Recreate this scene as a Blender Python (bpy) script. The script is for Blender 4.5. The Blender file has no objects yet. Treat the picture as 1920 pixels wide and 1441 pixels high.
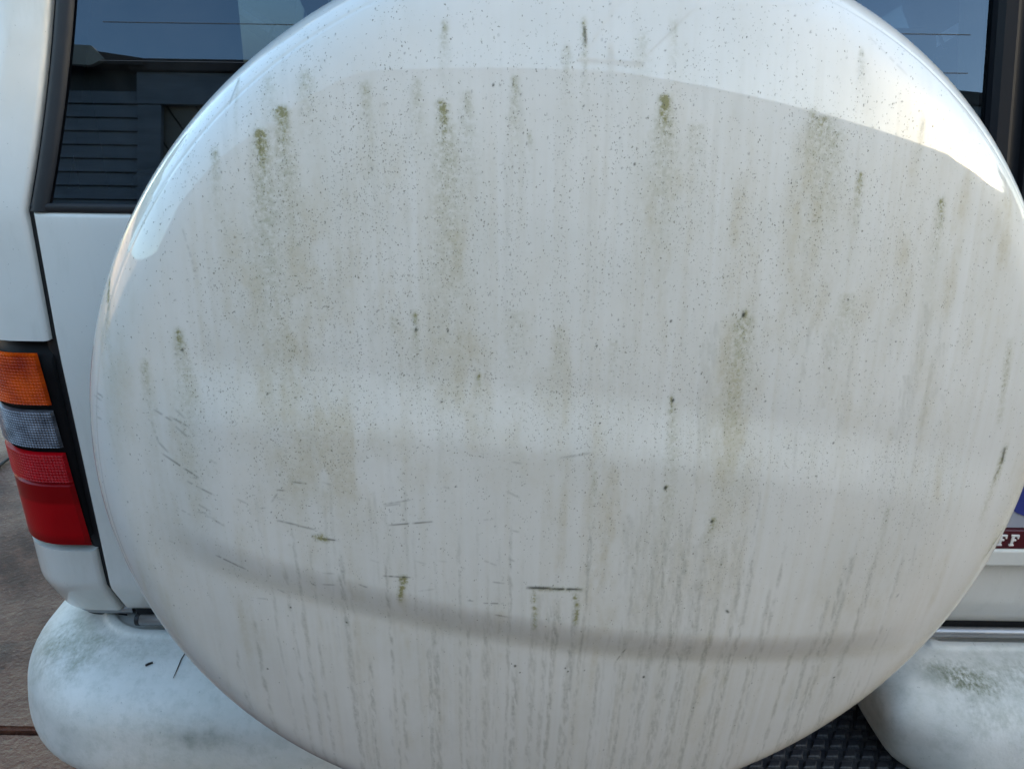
import bpy, bmesh, math, random
import numpy as np
from mathutils import Vector, Matrix
from mathutils.bvhtree import BVHTree
random.seed(7)
R_ = math.radians
scn = bpy.context.scene
COL = scn.collection

# ------------------------------------------------------------------ camera
CAM = np.array([0.0, -0.69, 1.2155]); PITCH = R_(22.0); ROLL = 0.015; FPX = 1442.0
_fw = np.array([0, math.cos(PITCH), -math.sin(PITCH)])
_r0 = np.array([1.0, 0, 0]); _u0 = np.cross(_r0, _fw)
_rt = _r0*math.cos(ROLL) + _u0*math.sin(ROLL)
_up = -_r0*math.sin(ROLL) + _u0*math.cos(ROLL)
cam = bpy.data.objects.new('camera', bpy.data.cameras.new('camera')); COL.objects.link(cam)
cam.data.sensor_fit = 'HORIZONTAL'; cam.data.sensor_width = 36.0; cam.data.lens = 36.0*FPX/1920.0
cam.data.clip_start = 0.01; cam.data.clip_end = 2000.0
cam.matrix_world = Matrix(((_rt[0], _up[0], -_fw[0], CAM[0]), (_rt[1], _up[1], -_fw[1], CAM[1]),
                           (_rt[2], _up[2], -_fw[2], CAM[2]), (0, 0, 0, 1)))
scn.camera = cam

# ------------------------------------------------------------------ sky, sun, exposure
SUN_EL = R_(9.0); SUN_AZ = R_(112.0)           # azimuth from +Y towards +X: low, to the right and behind
world = bpy.data.worlds.new('World'); scn.world = world; world.use_nodes = True
nt = world.node_tree; nt.nodes.clear()
sky = nt.nodes.new('ShaderNodeTexSky'); sky.sky_type = 'NISHITA'; sky.sun_disc = False
sky.sun_elevation = SUN_EL; sky.sun_rotation = SUN_AZ
sky.air_density = 1.0; sky.dust_density = 1.1; sky.ozone_density = 1.6; sky.altitude = 0
bg = nt.nodes.new('ShaderNodeBackground'); bg.inputs['Strength'].default_value = 0.15
wo = nt.nodes.new('ShaderNodeOutputWorld')
nt.links.new(sky.outputs[0], bg.inputs[0]); nt.links.new(bg.outputs[0], wo.inputs[0])
sun = bpy.data.objects.new('sun', bpy.data.lights.new('sun', 'SUN')); COL.objects.link(sun)
sun.data.energy = 2.0; sun.data.angle = R_(0.5); sun.data.color = (1.0, 0.86, 0.68)
sd = Vector((math.sin(SUN_AZ)*math.cos(SUN_EL), math.cos(SUN_AZ)*math.cos(SUN_EL), math.sin(SUN_EL)))
sun.rotation_euler = sd.to_track_quat('Z', 'Y').to_euler(); sun.location = (20, -8, 12)
vs = scn.view_settings
vs.view_transform = 'Standard'; vs.look = 'None'; vs.gamma = 1.0; vs.use_curve_mapping = False
vs.exposure = 2.66
vs.use_white_balance = True; vs.white_balance_temperature = 6850; vs.white_balance_tint = 8

# ------------------------------------------------------------------ helpers
def ray(x, y): return _fw + _rt*(x-960)/FPX - _up*(y-720.5)/FPX
def at(x, y, Y):                                   # pixel of the survey photo -> point on the plane Y
    d = ray(x, y); return CAM + d*(Y-CAM[1])/d[1]
def atz(x, y, Z):
    d = ray(x, y); return CAM + d*(Z-CAM[2])/d[2]

def tag(o, label=None, cat=None, group=None, kind=None):
    if label: o['label'] = label
    if cat: o['category'] = cat
    if group: o['group'] = group
    if kind: o['kind'] = kind
    return o
def empty(name, loc, label, cat, group=None, kind=None):
    o = bpy.data.objects.new(name, None); COL.objects.link(o); o.location = loc; o.empty_display_size = 0.2
    return tag(o, label, cat, group, kind)
def origin(o):
    v = Vector((0, 0, 0))
    while o is not None: v += o.location; o = o.parent
    return v
def link(name, me, mat=None, parent=None):
    o = bpy.data.objects.new(name, me); COL.objects.link(o)
    if mat is not None and len(me.materials) == 0: me.materials.append(mat)
    if parent is not None:
        o.parent = parent; o.location = -origin(parent)
    return o
def mesh(name, V, F, mat=None, parent=None, smooth=True):
    me = bpy.data.meshes.new(name); me.from_pydata([tuple(map(float, v)) for v in V], [], F); me.update()
    if smooth:
        me.polygons.foreach_set('use_smooth', [True]*len(me.polygons))
    return link(name, me, mat, parent)
def grid_faces(n, m, closed_m=False, off=0):
    F = []
    for i in range(n-1):
        for j in range(m if closed_m else m-1):
            k = (j+1) % m
            F.append((off+i*m+j, off+i*m+k, off+(i+1)*m+k, off+(i+1)*m+j))
    return F
class MB:
    def __init__(s): s.V = []; s.F = []
    def add(s, V, F):
        o = len(s.V); s.V += [tuple(v) for v in V]; s.F += [tuple(i+o for i in f) for f in F]; return s
    def box(s, x0, x1, y0, y1, z0, z1, b=0.0):
        if b <= 0:
            V = [(x, y, z) for x in (x0, x1) for y in (y0, y1) for z in (z0, z1)]
            F = [(0, 1, 3, 2), (4, 6, 7, 5), (0, 4, 5, 1), (2, 3, 7, 6), (0, 2, 6, 4), (1, 5, 7, 3)]
            return s.add(V, F)
        bm = bmesh.new(); bmesh.ops.create_cube(bm, size=1.0)
        for v in bm.verts:
            v.co = Vector(((x0+x1)/2+v.co.x*(x1-x0), (y0+y1)/2+v.co.y*(y1-y0), (z0+z1)/2+v.co.z*(z1-z0)))
        bmesh.ops.bevel(bm, geom=bm.edges[:], offset=b, segments=3, affect='EDGES', profile=0.5)
        bm.verts.index_update()
        s.add([v.co[:] for v in bm.verts], [[v.index for v in f.verts] for f in bm.faces]); bm.free(); return s
    def tube(s, pts, r, n=8, cap=True):
        pts = [Vector(p) for p in pts]; V = []; rr = r if isinstance(r, (list, tuple)) else [r]*len(pts)
        for i, p in enumerate(pts):
            d = (pts[min(i+1, len(pts)-1)]-pts[max(i-1, 0)]).normalized()
            a = d.orthogonal().normalized() if i == 0 else (a - d*a.dot(d)).normalized()
            b = d.cross(a)
            V += [p + (a*math.cos(2*math.pi*k/n)+b*math.sin(2*math.pi*k/n))*rr[i] for k in range(n)]
        F = grid_faces(len(pts), n, True)
        if cap: F += [tuple(range(n-1, -1, -1)), tuple((len(pts)-1)*n+k for k in range(n))]
        return s.add(V, F)
    def prism(s, poly, axis, a0, a1):              # polygon in the two other axes, extruded along axis
        def pt(u, v, w):
            return (w, u, v) if axis == 'x' else (u, w, v) if axis == 'y' else (u, v, w)
        n = len(poly); V = [pt(u, v, a0) for u, v in poly]+[pt(u, v, a1) for u, v in poly]
        F = [tuple(range(n-1, -1, -1)), tuple(range(n, 2*n))]
        F += [(i, (i+1) % n, n+(i+1) % n, n+i) for i in range(n)]
        return s.add(V, F)
    def build(s, name, mat=None, parent=None, smooth=False, recalc=True):
        o = mesh(name, s.V, s.F, mat, parent, smooth)
        if recalc:
            bm = bmesh.new(); bm.from_mesh(o.data); bmesh.ops.recalc_face_normals(bm, faces=bm.faces); bm.to_mesh(o.data); bm.free()
        return o
def autosmooth(o, deg=35):
    me = o.data; me.polygons.foreach_set('use_smooth', [True]*len(me.polygons))
    me.set_sharp_from_angle(angle=R_(deg)); return o

# ------------------------------------------------------------------ materials
class Mat:
    def __init__(s, name):
        s.m = bpy.data.materials.new(name); s.m.use_nodes = True; s.t = s.m.node_tree
        s.b = s.t.nodes['Principled BSDF']; s.out = s.t.nodes['Material Output']
    def n(s, typ, **kw):
        nd = s.t.nodes.new(typ)
        for k, v in kw.items():
            if k in nd.inputs: nd.inputs[k].default_value = v
            else: setattr(nd, k, v)
        return nd
    def l(s, a, b): s.t.links.new(a, b)
    def coords(s, scale=(1, 1, 1)):
        if not hasattr(s, '_c'): s._c = s.n('ShaderNodeTexCoord')
        mp = s.n('ShaderNodeMapping'); mp.inputs['Scale'].default_value = scale
        s.l(s._c.outputs['Object'], mp.inputs['Vector']); return mp.outputs[0]
    def noise(s, scale, detail=4, rough=0.55, stretch=(1, 1, 1)):
        nd = s.n('ShaderNodeTexNoise'); nd.inputs['Scale'].default_value = scale
        nd.inputs['Detail'].default_value = detail; nd.inputs['Roughness'].default_value = rough
        s.l(s.coords(stretch), nd.inputs['Vector']); return nd.outputs['Fac']
    def ramp(s, sock, p0, p1, c0=0.0, c1=1.0):
        nd = s.n('ShaderNodeMapRange'); nd.inputs['From Min'].default_value = p0; nd.inputs['From Max'].default_value = p1
        nd.inputs['To Min'].default_value = c0; nd.inputs['To Max'].default_value = c1
        s.l(sock, nd.inputs['Value']); return nd.outputs[0]
    def math(s, op, a, b=None):
        nd = s.n('ShaderNodeMath', operation=op)
        for i, v in enumerate((a, b)):
            if v is None: continue
            if isinstance(v, (int, float)): nd.inputs[i].default_value = v
            else: s.l(v, nd.inputs[i])
        return nd.outputs[0]
    def mix(s, fac, a, b, blend='MIX'):
        nd = s.n('ShaderNodeMix', data_type='RGBA', blend_type=blend)
        for i, v in ((0, fac), (6, a), (7, b)):
            if isinstance(v, (int, float)): nd.inputs[i].default_value = v
            elif isinstance(v, tuple): nd.inputs[i].default_value = (*v, 1)
            else: s.l(v, nd.inputs[i])
        return nd.outputs[2]
    def bump(s, h, strength=0.3, dist=0.002):
        nd = s.n('ShaderNodeBump'); nd.inputs['Strength'].default_value = strength; nd.inputs['Distance'].default_value = dist
        s.l(h, nd.inputs['Height']); s.l(nd.outputs[0], s.b.inputs['Normal']); return nd
    def set(s, **kw):
        for k, v in kw.items():
            i = s.b.inputs[k.replace('_', ' ')]
            if isinstance(v, tuple): i.default_value = (*v, 1)
            elif isinstance(v, (int, float)): i.default_value = v
            else: s.l(v, i)
        return s
def simple(name, col, rough=0.5, metallic=0.0, var=0.12, nscale=8.0, coat=0.0, bump=0.0, bscale=60, stretch=(1, 1, 1)):
    M = Mat(name)
    nz = M.noise(nscale, 5, 0.6, stretch)
    dark = tuple(c*(1-var) for c in col); lite = tuple(min(1, c*(1+var)) for c in col)
    M.set(Base_Color=M.mix(M.ramp(nz, .3, .7), dark, lite), Roughness=rough, Metallic=metallic, Coat_Weight=coat)
    M.b.inputs['Coat Roughness'].default_value = 0.05
    if bump: M.bump(M.noise(bscale, 4), bump)
    return M.m

PAINT = (0.73, 0.715, 0.67)
def paint_mat(name, grime=0.25):
    M = Mat(name)
    n1 = M.noise(5, 5, .6); n2 = M.noise(26, 5, .65, (1, 1, .25)); sp = M.noise(420, 2, .5)
    c = M.mix(M.math('MULTIPLY', M.ramp(n1, .42, .75), grime), PAINT, (.52, .50, .42))
    c = M.mix(M.math('MULTIPLY', M.ramp(n2, .5, .8), grime*.8), c, (.45, .44, .37))
    c = M.mix(M.math('MULTIPLY', M.ramp(sp, .72, .78), .55), c, (.20, .19, .15))
    M.set(Base_Color=c, Roughness=M.ramp(n1, .3, .7, .30, .45), Coat_Weight=0.8)
    M.b.inputs['Specular IOR Level'].default_value = .3
    M.b.inputs['Coat Roughness'].default_value = .06
    M.bump(M.noise(140, 2), .012, .001)
    return M.m
m_paint = paint_mat('white_car_paint', .5)
m_black = simple('black_plastic', (.009, .009, .011), .5, bump=.05, bscale=300)
m_seal = simple('black_rubber', (.011, .011, .013), .6, var=.25)
m_trim = simple('cabin_trim', (.025, .026, .03), .7, bump=.08, bscale=220)
m_head = simple('headlining', (.14, .145, .155), .9)
m_seat = simple('seat_cloth', (.06, .065, .075), .9, bump=.15, bscale=260)
m_belt = simple('belt_webbing', (.30, .31, .33), .8)
m_silver = simple('silver_trim', (.34, .34, .35), .36, .7, .15, 20)
m_tyre = simple('tyre_rubber', (.02, .02, .02), .8)
m_rim = simple('alloy', (.5, .5, .52), .3, .9)
M = Mat('step_rubber'); g1_ = M.noise(22, 6, .7); g2_ = M.noise(240, 4, .7)
M.set(Base_Color=M.mix(M.math('MULTIPLY', M.ramp(g1_, .42, .7), M.ramp(g2_, .40, .65)), (.017, .018, .024), (.10, .095, .085)), Roughness=M.ramp(g1_, .3, .7, .38, .7)); M.bump(g2_, .25, .001)
m_pad = M.m

def glass_mat(name, tint=.19):
    M = Mat(name); t = M.t
    fr = M.n('ShaderNodeFresnel'); fr.inputs['IOR'].default_value = 1.8
    tr = M.n('ShaderNodeBsdfTransparent'); tr.inputs['Color'].default_value = (tint*.75, tint*.95, tint*1.2, 1)
    gl = M.n('ShaderNodeBsdfGlossy'); gl.inputs['Roughness'].default_value = .008; gl.inputs['Color'].default_value = (.54, .74, 1, 1)
    df = M.n('ShaderNodeBsdfDiffuse'); df.inputs['Color'].default_value = (.35, .35, .33, 1)
    m1 = M.n('ShaderNodeMixShader'); m2 = M.n('ShaderNodeMixShader')
    dust = M.math('MULTIPLY', M.ramp(M.noise(9, 6, .7), .45, .8), .05)
    M.l(dust, m2.inputs[0]); M.l(tr.outputs[0], m2.inputs[1]); M.l(df.outputs[0], m2.inputs[2])
    M.l(fr.outputs[0], m1.inputs[0]); M.l(m2.outputs[0], m1.inputs[1]); M.l(gl.outputs[0], m1.inputs[2])
    M.l(m1.outputs[0], M.out.inputs[0]); return M.m
m_glass = glass_mat('tinted_glass')

# ================================================================== GROUND
ground = MB().box(-150, 150, -150, 150, -.5, -.022).build('ground', simple('earth', (.09, .075, .06), .9))
tag(ground, kind='structure')
M = Mat('driveway_concrete')
n1 = M.noise(2.3, 7, .62); n2 = M.noise(14, 7, .68); n3 = M.noise(90, 5, .6); n4 = M.noise(5, 6, .7)
c = M.mix(M.ramp(n1, .38, .62), (.155, .050, .024), (.068, .030, .018))
c = M.mix(M.math('MULTIPLY', M.ramp(n2, .45, .7), .8), c, (.19, .080, .044))
c = M.mix(M.math('MULTIPLY', M.ramp(n4, .56, .66), .7), c, (.06, .027, .018))
c = M.mix(M.math('MULTIPLY', M.ramp(n3, .60, .70), .6), c, (.30, .18, .125))
c = M.mix(M.math('MULTIPLY', M.ramp(n3, .30, .40, 1, 0), .5), c, (.03, .027, .026))
M.set(Base_Color=c, Roughness=M.ramp(n1, .4, .65, .42, .8))
M.bump(M.math('ADD', n2, M.math('MULTIPLY', n3, .7)), 1.0, .012)
m_slab = M.m
sx, sy, gp = 1.5, 1.5, .011
bm = bmesh.new(); bmesh.ops.create_cube(bm, size=1)
for v in bm.verts: v.co = Vector((v.co.x*(sx-gp), v.co.y*(sy-gp), v.co.z*.05-.025))
bmesh.ops.bevel(bm, geom=[e for e in bm.edges if all(v.co.z > -.01 for v in e.verts)], offset=.006, segments=2, affect='EDGES')
slab_me = bpy.data.meshes.new('paving_slab'); bm.to_mesh(slab_me); bm.free(); slab_me.materials.append(m_slab)
for i in range(-3, 4):
    for j in range(-3, 5):
        o = link('paving_slab', slab_me, None, ground)
        o.location = (-1.35+i*sx, .458+sy/2+j*sy, random.uniform(-.002, .002))
        o.rotation_euler = (random.uniform(-.0015, .0015), random.uniform(-.0015, .0015), 0)

# ================================================================== CAR
car = empty('sport_utility_vehicle', (.3, 2.1, 0),
            'dirty white four wheel drive car seen from behind, round spare wheel cover filling the view', 'car')
SILL = 1.085; CREASE = .655; BOT = .604
def ss(a, b, x):
    t = np.clip((np.asarray(x, float)-a)/(b-a), 0, 1); return t*t*(3-2*t)
def bodyY(z):
    z = np.asarray(z, float)
    y = .05 + np.maximum(0, z-.95)*.06 + np.maximum(0, z-SILL)*.13
    d = np.maximum(0, CREASE-z)
    return y + .5*np.sqrt(d*d+.003**2) - .5*.003
def gapx(z):
    d = max(0.0, z-SILL); d2 = min(d, .40)
    return -.470 + .30*d2 - .34*d2*d2
ZR = list(np.concatenate([np.linspace(BOT, .69, 14), np.linspace(.705, 1.06, 12), [1.072, SILL], np.linspace(1.10, 1.60, 22)]))

def panel(name, xl, xr, zs, mat, parent, r=.004, rz=.005, nx=24, inset=.03, bottom=True, top=True, thick_top=None):
    """flat body panel following bodyY, with rounded edges folding back on every side"""
    rows = []
    zz = list(zs); z0, z1 = zz[0], zz[-1]
    prof = []
    if bottom: prof += [(z0, inset, 0)] + [(z0+rz*(1-math.cos(a)), rz*(1-math.sin(a)), 0) for a in np.linspace(0, math.pi/2, 5)[:-1]]
    prof += [(z, 0, 0) for z in zz if (z0+rz <= z <= z1-rz)]
    if top: prof += [(z1-rz*(1-math.cos(a)), rz*(1-math.sin(a)), 0) for a in np.linspace(math.pi/2, 0, 5)] + [(z1, inset, 0)]
    V = []
    for z, dy, _ in prof:
        a, b = xl(z), xr(z); y = float(bodyY(z))
        cols = [(a, inset)] + [(a+r*(1-math.cos(t)), r*(1-math.sin(t))) for t in np.linspace(0, math.pi/2, 5)[:-1]]
        cols += [(a+r+(b-a-2*r)*k/(nx-1), 0) for k in range(nx)]
        cols += [(b-r*(1-math.cos(t)), r*(1-math.sin(t))) for t in np.linspace(math.pi/2, 0, 5)[1:]] + [(b, inset)]
        V += [(x, y+max(dy, e), z) for x, e in cols]
    m = len(cols)
    return mesh(name, V, grid_faces(len(prof), m), mat, parent)

# --- quarter panel, wrapping round the rear left corner
CR = .07
def quarter_point(s, z):
    """s = distance from the door gap round the corner; negative values fold into the gap"""
    g = gapx(z)-.004; y = float(bodyY(z)); xc = g-.031
    r = .005
    if s < 0:                                     # fold
        t = min(1, -s/.007)*math.pi/2
        e = max(0, -s-.007)
        return (g-r+r*math.sin(t)-0, y+r*(1-math.cos(t))+e, z)
    flat = .031-r
    if s < flat: return (g-r-s, y, z)
    a = (s-flat)/CR
    if a < math.pi/2: return (xc-CR*math.sin(a), y+CR*(1-math.cos(a)), z)
    return (xc-CR, y+CR+(a-math.pi/2)*CR, z)
S_FOLD = [-.030, -.007, -.0052, -.0035, -.0017]
S_MAIN = [0, .013, .026] + [.026+CR*a for a in np.linspace(.12, math.pi/2, 12)]
S_SIDE = [.026+CR*math.pi/2+d for d in (.03, .1, .2, .4)]
S_ALL = S_FOLD+S_MAIN+S_SIDE
LAMP_T, LAMP_B = .953, .7065
def lamp_bottom(s): return LAMP_B + .010*max(0, min(1, (s-.02)/.10))   # the lower edge rises a little round the corner
MBq = MB()
def add_patch(mb, ss_, zs, fold_bottom=False, fold_top=False):
    V = []; rows = []
    zs = list(zs)
    for k, z in enumerate(zs): rows.append((z, 0))
    if fold_top: rows.append((zs[-1], .02))
    if fold_bottom: rows.insert(0, (zs[0], .02))
    for z, ins in rows:
        for s in ss_:
            p = Vector(quarter_point(s, z))
            if ins:
                q = Vector((-.44, .18, z)); d = (q-p); p = p + d.normalized()*ins
            V.append(p[:])
    mb.add(V, grid_faces(len(rows), len(ss_)))
zs_low = list(np.linspace(BOT-.003, LAMP_B-.003, 14))
zs_up = [LAMP_T+.003, LAMP_T+.006] + [z for z in ZR if z > LAMP_T+.012]
add_patch(MBq, S_ALL, zs_low, True, True)
add_patch(MBq, S_ALL, zs_up, True, False)
S_LAMP_END = S_SIDE[2]
add_patch(MBq, [s for s in S_ALL if s >= S_LAMP_END], [zs_low[-1]]+list(np.linspace(.73, .94, 6))+[zs_up[0]])
quarter = MBq.build('quarter_panel', m_paint, car, smooth=True, recalc=False)
autosmooth(quarter, 40)

# --- big door (left) and small door (right)
xl_d = lambda z: gapx(z)+.004
tail = panel('tailgate', xl_d, lambda z: .505, [z for z in ZR if z <= SILL+1e-6], m_paint, car)
door2 = panel('rear_door', lambda z: .511, lambda z: 1.068-(gapx(z)+.470), [z for z in ZR if z <= SILL+1e-6], m_paint, car)
V = []
for z in np.linspace(.60, 1.60, 40):
    for x, dy in ((-.012, .012), (-.006, .009), (.006, .009), (.012, .012)): V.append((gapx(z)+x, float(bodyY(z))+dy, z))
mesh('door_gap_shade', V, grid_faces(40, 4), m_black, car)  # black strip set into the door gap to paint its shade
# bodywork behind the gaps, dark
MB().box(-.52, 1.12, .095, .11, .59, SILL-.005).build('door_jamb', m_black, car)
# right corner of the body, mirrored
V = []; rows = [BOT-.003]+[z for z in ZR if z > BOT]
for z in rows:
    for s in S_ALL:
        p = quarter_point(s, z); V.append((.60-p[0], p[1], p[2]))
mesh('quarter_panel', V, grid_faces(len(rows), len(S_ALL)), m_paint, car)

# --- windows: seal, printed border, pane
def strip(name, path, w, t, mat, parent):       # flat rounded strip lying on the tilted window plane
    V = []; n = len(path); prof = [(-.5, 0), (-.42, .7), (-.2, 1), (.2, 1), (.42, .7), (.5, 0)]
    for i, (x, z, nx, nz) in enumerate(path):
        y = float(bodyY(z))
        for u, h in prof: V.append((x+nx*u*w, y-h*t+.002, z+nz*u*w))
    return mesh(name, V, grid_faces(n, len(prof)), mat, parent)
ZW = list(np.linspace(SILL+.001, 1.60, 24))
def winface(name, xl, xr, z0, z1, off, mat, parent, nz=16):
    V = []
    for z in np.linspace(z0, z1, nz):
        y = float(bodyY(z))
        for k in range(7): V.append((xl(z)+(xr(z)-xl(z))*k/6, y+off, z))
    return mesh(name, V, grid_faces(nz, 7), mat, parent)
win = winface('window', lambda z: gapx(z)+.020, lambda z: .470-.06*(z-SILL), SILL+.004, 1.58, .004, m_glass, tail)
# printed black border on the glass (inside)
fr = MB()
def wq(xa, xb, za, zb, off):
    V = []
    for z in np.linspace(za, zb, 12):
        y = float(bodyY(z))+off
        V += [(xa(z), y, z), (xb(z), y, z)]
    fr.add(V, grid_faces(12, 2))
wq(lambda z: gapx(z)+.006, lambda z: gapx(z)+.030, SILL+.001, 1.58, .009)
wq(lambda z: .445-.06*(z-SILL), lambda z: .475-.06*(z-SILL), SILL+.001, 1.58, .009)
wq(lambda z: gapx(z)+.028, lambda z: .445, SILL+.001, SILL+.021, .0095)
fr.build('window_border', simple('black_print', (.01, .01, .012), .35), tail)
strip('window_seal', [(gapx(z)+.010, z, 1, 0) for z in ZW], .017, .004, m_seal, tail)
strip('window_seal', [(x, SILL+.004, 0, 1) for x in np.linspace(gapx(SILL)+.004, .46, 12)], .009, .003, m_seal, tail)
# heater wires on the glass
for z in (1.2215, 1.2545, 1.2875, 1.3205, 1.3535, 1.3865, 1.4195):
    V = []
    for x in np.linspace(gapx(z)+.045, .43-.06*(z-SILL), 9):
        for dz in (-.00035, .00035): V.append((x, float(bodyY(z+dz))+.0035, z+dz))
    mesh('heater_wire', V, grid_faces(9, 2), simple('heater_print', (.02, .018, .02), .5) if z == 1.2215 else bpy.data.materials['heater_print'], win)
# black post between the two doors, with its ridges
post = MB()
V = []
prof = [(.413, .006), (.4135, -.004), (.418, -.009), (.4285, -.010), (.432, -.008), (.434, -.002), (.440, .000), (.446, .000), (.4475, -.006), (.453, -.0075),
        (.462, -.0075), (.466, -.004), (.467, .004), (.480, .006), (.482, -.004), (.488, -.008), (.497, -.008), (.500, .004)]
for z in np.linspace(SILL-.002, 1.60, 16):
    for x, dy in prof: V.append((x+.036-.06*(z-SILL), float(bodyY(z))+dy, z))
po = mesh('window_post', V, grid_faces(16, len(prof)), simple('post_black', (.008, .008, .010), .55), car); autosmooth(po, 30)
bpy.data.materials['post_black'].node_tree.nodes['Principled BSDF'].inputs['Specular IOR Level'].default_value = .18
win2 = winface('window', lambda z: .528-.06*(z-SILL), lambda z: 1.05-(gapx(z)+.470), SILL+.004, 1.58, .004, m_glass, door2)
strip('window_seal', [(x, SILL+.004, 0, 1) for x in np.linspace(.53, 1.06, 8)], .009, .003, m_seal, door2)

# --- sill strip, silver, under the doors
def round_bar(name, x0, x1, z0, z1, yc, mat, parent, bend=None):
    V = []; n = 24
    cs = [(math.cos(a), math.sin(a)) for a in np.linspace(0, 2*math.pi, 13)[:-1]]
    for k in range(n):
        x = x0+(x1-x0)*k/(n-1); dy = bend(x) if bend else 0
        for c_, s_ in cs: V.append((x, yc+dy+.006*c_, (z0+z1)/2+(z1-z0)/2*s_))
    F = grid_faces(n, 12, True)+[tuple(range(12)), tuple((n-1)*12+k for k in range(12))]
    return mesh(name, V, F, mat, parent)
round_bar('sill_strip', -.446, 1.05, .589, .6025, .0655, m_silver, car)
round_bar('strip_joint', -.4512, -.4465, .5885, .603, .0652, m_black, car)
V = []; n = 26
for k in range(n):                                   # left end of the strip, tapering as it follows the corner
    sv = .078*k/(n-1); p = Vector(quarter_point(sv, BOT)); a_ = max(0, min((sv-.026)/CR, math.pi/2)); nn = Vector((-math.sin(a_), -math.cos(a_), 0))
    if k == 0: p.x += .016
    f_ = 1-.75*(k/(n-1))**2.2
    c0 = p-nn*.0125; c0.z = .5960-.0065*(1-f_)
    for q_ in np.linspace(0, 2*math.pi, 13)[:-1]: V.append((c0+nn*.006*f_*math.cos(q_)+Vector((0, 0, .0068*f_*math.sin(q_))))[:])
mesh('sill_strip', V, grid_faces(n, 12, True), m_silver, car)
V = []
for sv in np.linspace(-.005, .20, 40):
    p = Vector(quarter_point(max(sv, 0), BOT)); a_ = max(0, min((sv-.026)/CR, math.pi/2)); nn = Vector((-math.sin(a_), -math.cos(a_), 0))
    for ins, z in ((.006, .6075), (.020, .600), (.022, .54)): q_ = p-nn*ins; V.append((q_.x, q_.y, z))
mesh('lower_valance', V, grid_faces(40, 3), m_black, car)
MB().box(-.46, 1.06, .084, .09, .55, .602).build('lower_valance', m_black, car)

# --- tail lamp
lamp = MB()
S_L = [-.003, 0, .013, .026] + [.026+CR*a for a in np.linspace(.12, math.pi/2, 12)] + [.026+CR*math.pi/2+d for d in (.03, .1, .198)]
V = []
zrow = np.linspace(LAMP_B+.0005, LAMP_T-.0005, 14)
def lamp_pt(s, z, out):
    p = Vector(quarter_point(max(s, -.007), z))
    q = Vector((gapx(z)-.004-.031, float(bodyY(z))+CR, z))
    if s < .026: n = Vector((0, -1, 0))
    else:
        a = min((s-.026)/CR, math.pi/2); n = Vector((-math.sin(a), -math.cos(a), 0))
    return p+n*out
for i, z in enumerate(zrow):
    out = -.020 if i in (0, len(zrow)-1) else -.004
    row = [lamp_pt(-.0065, z, -.025)] + [lamp_pt(s, z, out) for s in S_L]
    V += [p[:] for p in row]
lamp_o = mesh('tail_lamp', V, grid_faces(len(zrow), len(S_L)+1), simple('lamp_black', (.005, .005, .006), .5), car)
bpy.data.materials['lamp_black'].node_tree.nodes['Principled BSDF'].inputs['Specular IOR Level'].default_value = .15
lamp_o['label'] = 'tall rear lamp with amber, clear and red lenses in a black frame'
def lens(name, zb, zt, mat, pitch, amp, out=.002, s1=.026+CR*math.pi/2+.09, slope=0.0):
    ns = int((s1-.012)/pitch*2); nz = int((zt-zb)/pitch*2); V = []
    for j in range(nz+1):
        z = zb+(zt-zb)*j/nz
        s0 = .010-.0125*(LAMP_T-z)/(LAMP_T-LAMP_B)
        for i in range(ns+1):
            s = s0+(s1-s0)*i/ns
            zz = z+slope*(s-.02)
            o = out + (amp if (i % 2 and j % 2) else 0)
            if i in (0, ns) or j in (0, nz): o = -.002
            V.append(lamp_pt(s, zz, o)[:])
    return mesh(name, V, grid_faces(nz+1, ns+1), mat, lamp_o, smooth=False)
def lens_mat(name, c0, c1, rough, nscale, spark=0):
    M = Mat(name)
    n1 = M.noise(nscale, 3, .5)
    M.set(Base_Color=M.mix(M.ramp(n1, .35, .65), c0, c1), Roughness=rough, Coat_Weight=.12)
    M.b.inputs['Coat Roughness'].default_value = .05; M.b.inputs['Specular IOR Level'].default_value = .15
    return M.m
m_amber = lens_mat('amber_lens', (.34, .022, .001), (.70, .085, .002), .3, 30)
m_clear = lens_mat('clear_lens', (.075, .075, .085), (.22, .22, .24), .22, 40)
m_clear.node_tree.nodes['Principled BSDF'].inputs['Metallic'].default_value = .5
m_red = lens_mat('red_lens', (.34, .0015, .004), (.52, .003, .009), .3, 12)
lens('amber_lens', .8845, .9425, m_amber, .0034, .0014)
lens('clear_lens', .8345, .8785, m_clear, .0030, .0013)
M = Mat('red_lens_zones')
sz = M.n('ShaderNodeSeparateXYZ'); M.l(M.coords(), sz.inputs[0])
zone = M.ramp(sz.outputs[2], .764, .768, 1, 0)
zone = M.math('MULTIPLY', zone, M.ramp(sz.outputs[2], .718, .726, 0, 1))
M.set(Base_Color=M.mix(M.math('MULTIPLY', zone, M.ramp(M.noise(18, 3), .3, .7, .6, 1)), (.25, .0012, .0035), (.42, .002, .006)), Roughness=.28, Coat_Weight=.15)
M.b.inputs['Specular IOR Level'].default_value = .15; m_redz = M.m
lens('red_lens', .7920, .8285, m_red, .0034, .0011)
lens('red_lens', .7100, .7917, m_redz, .0066, .0, out=.0020)

# the other rear corner carries the same lamp, mirrored
lamp2 = lamp_o.copy(); COL.objects.link(lamp2); lamp2.parent = car; lamp2.scale = (-1, 1, 1); lamp2.location = (.60-car.location.x, lamp_o.location.y, lamp_o.location.z)
for ch in list(lamp_o.children):
    c2 = ch.copy(); COL.objects.link(c2); c2.parent = lamp2
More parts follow.
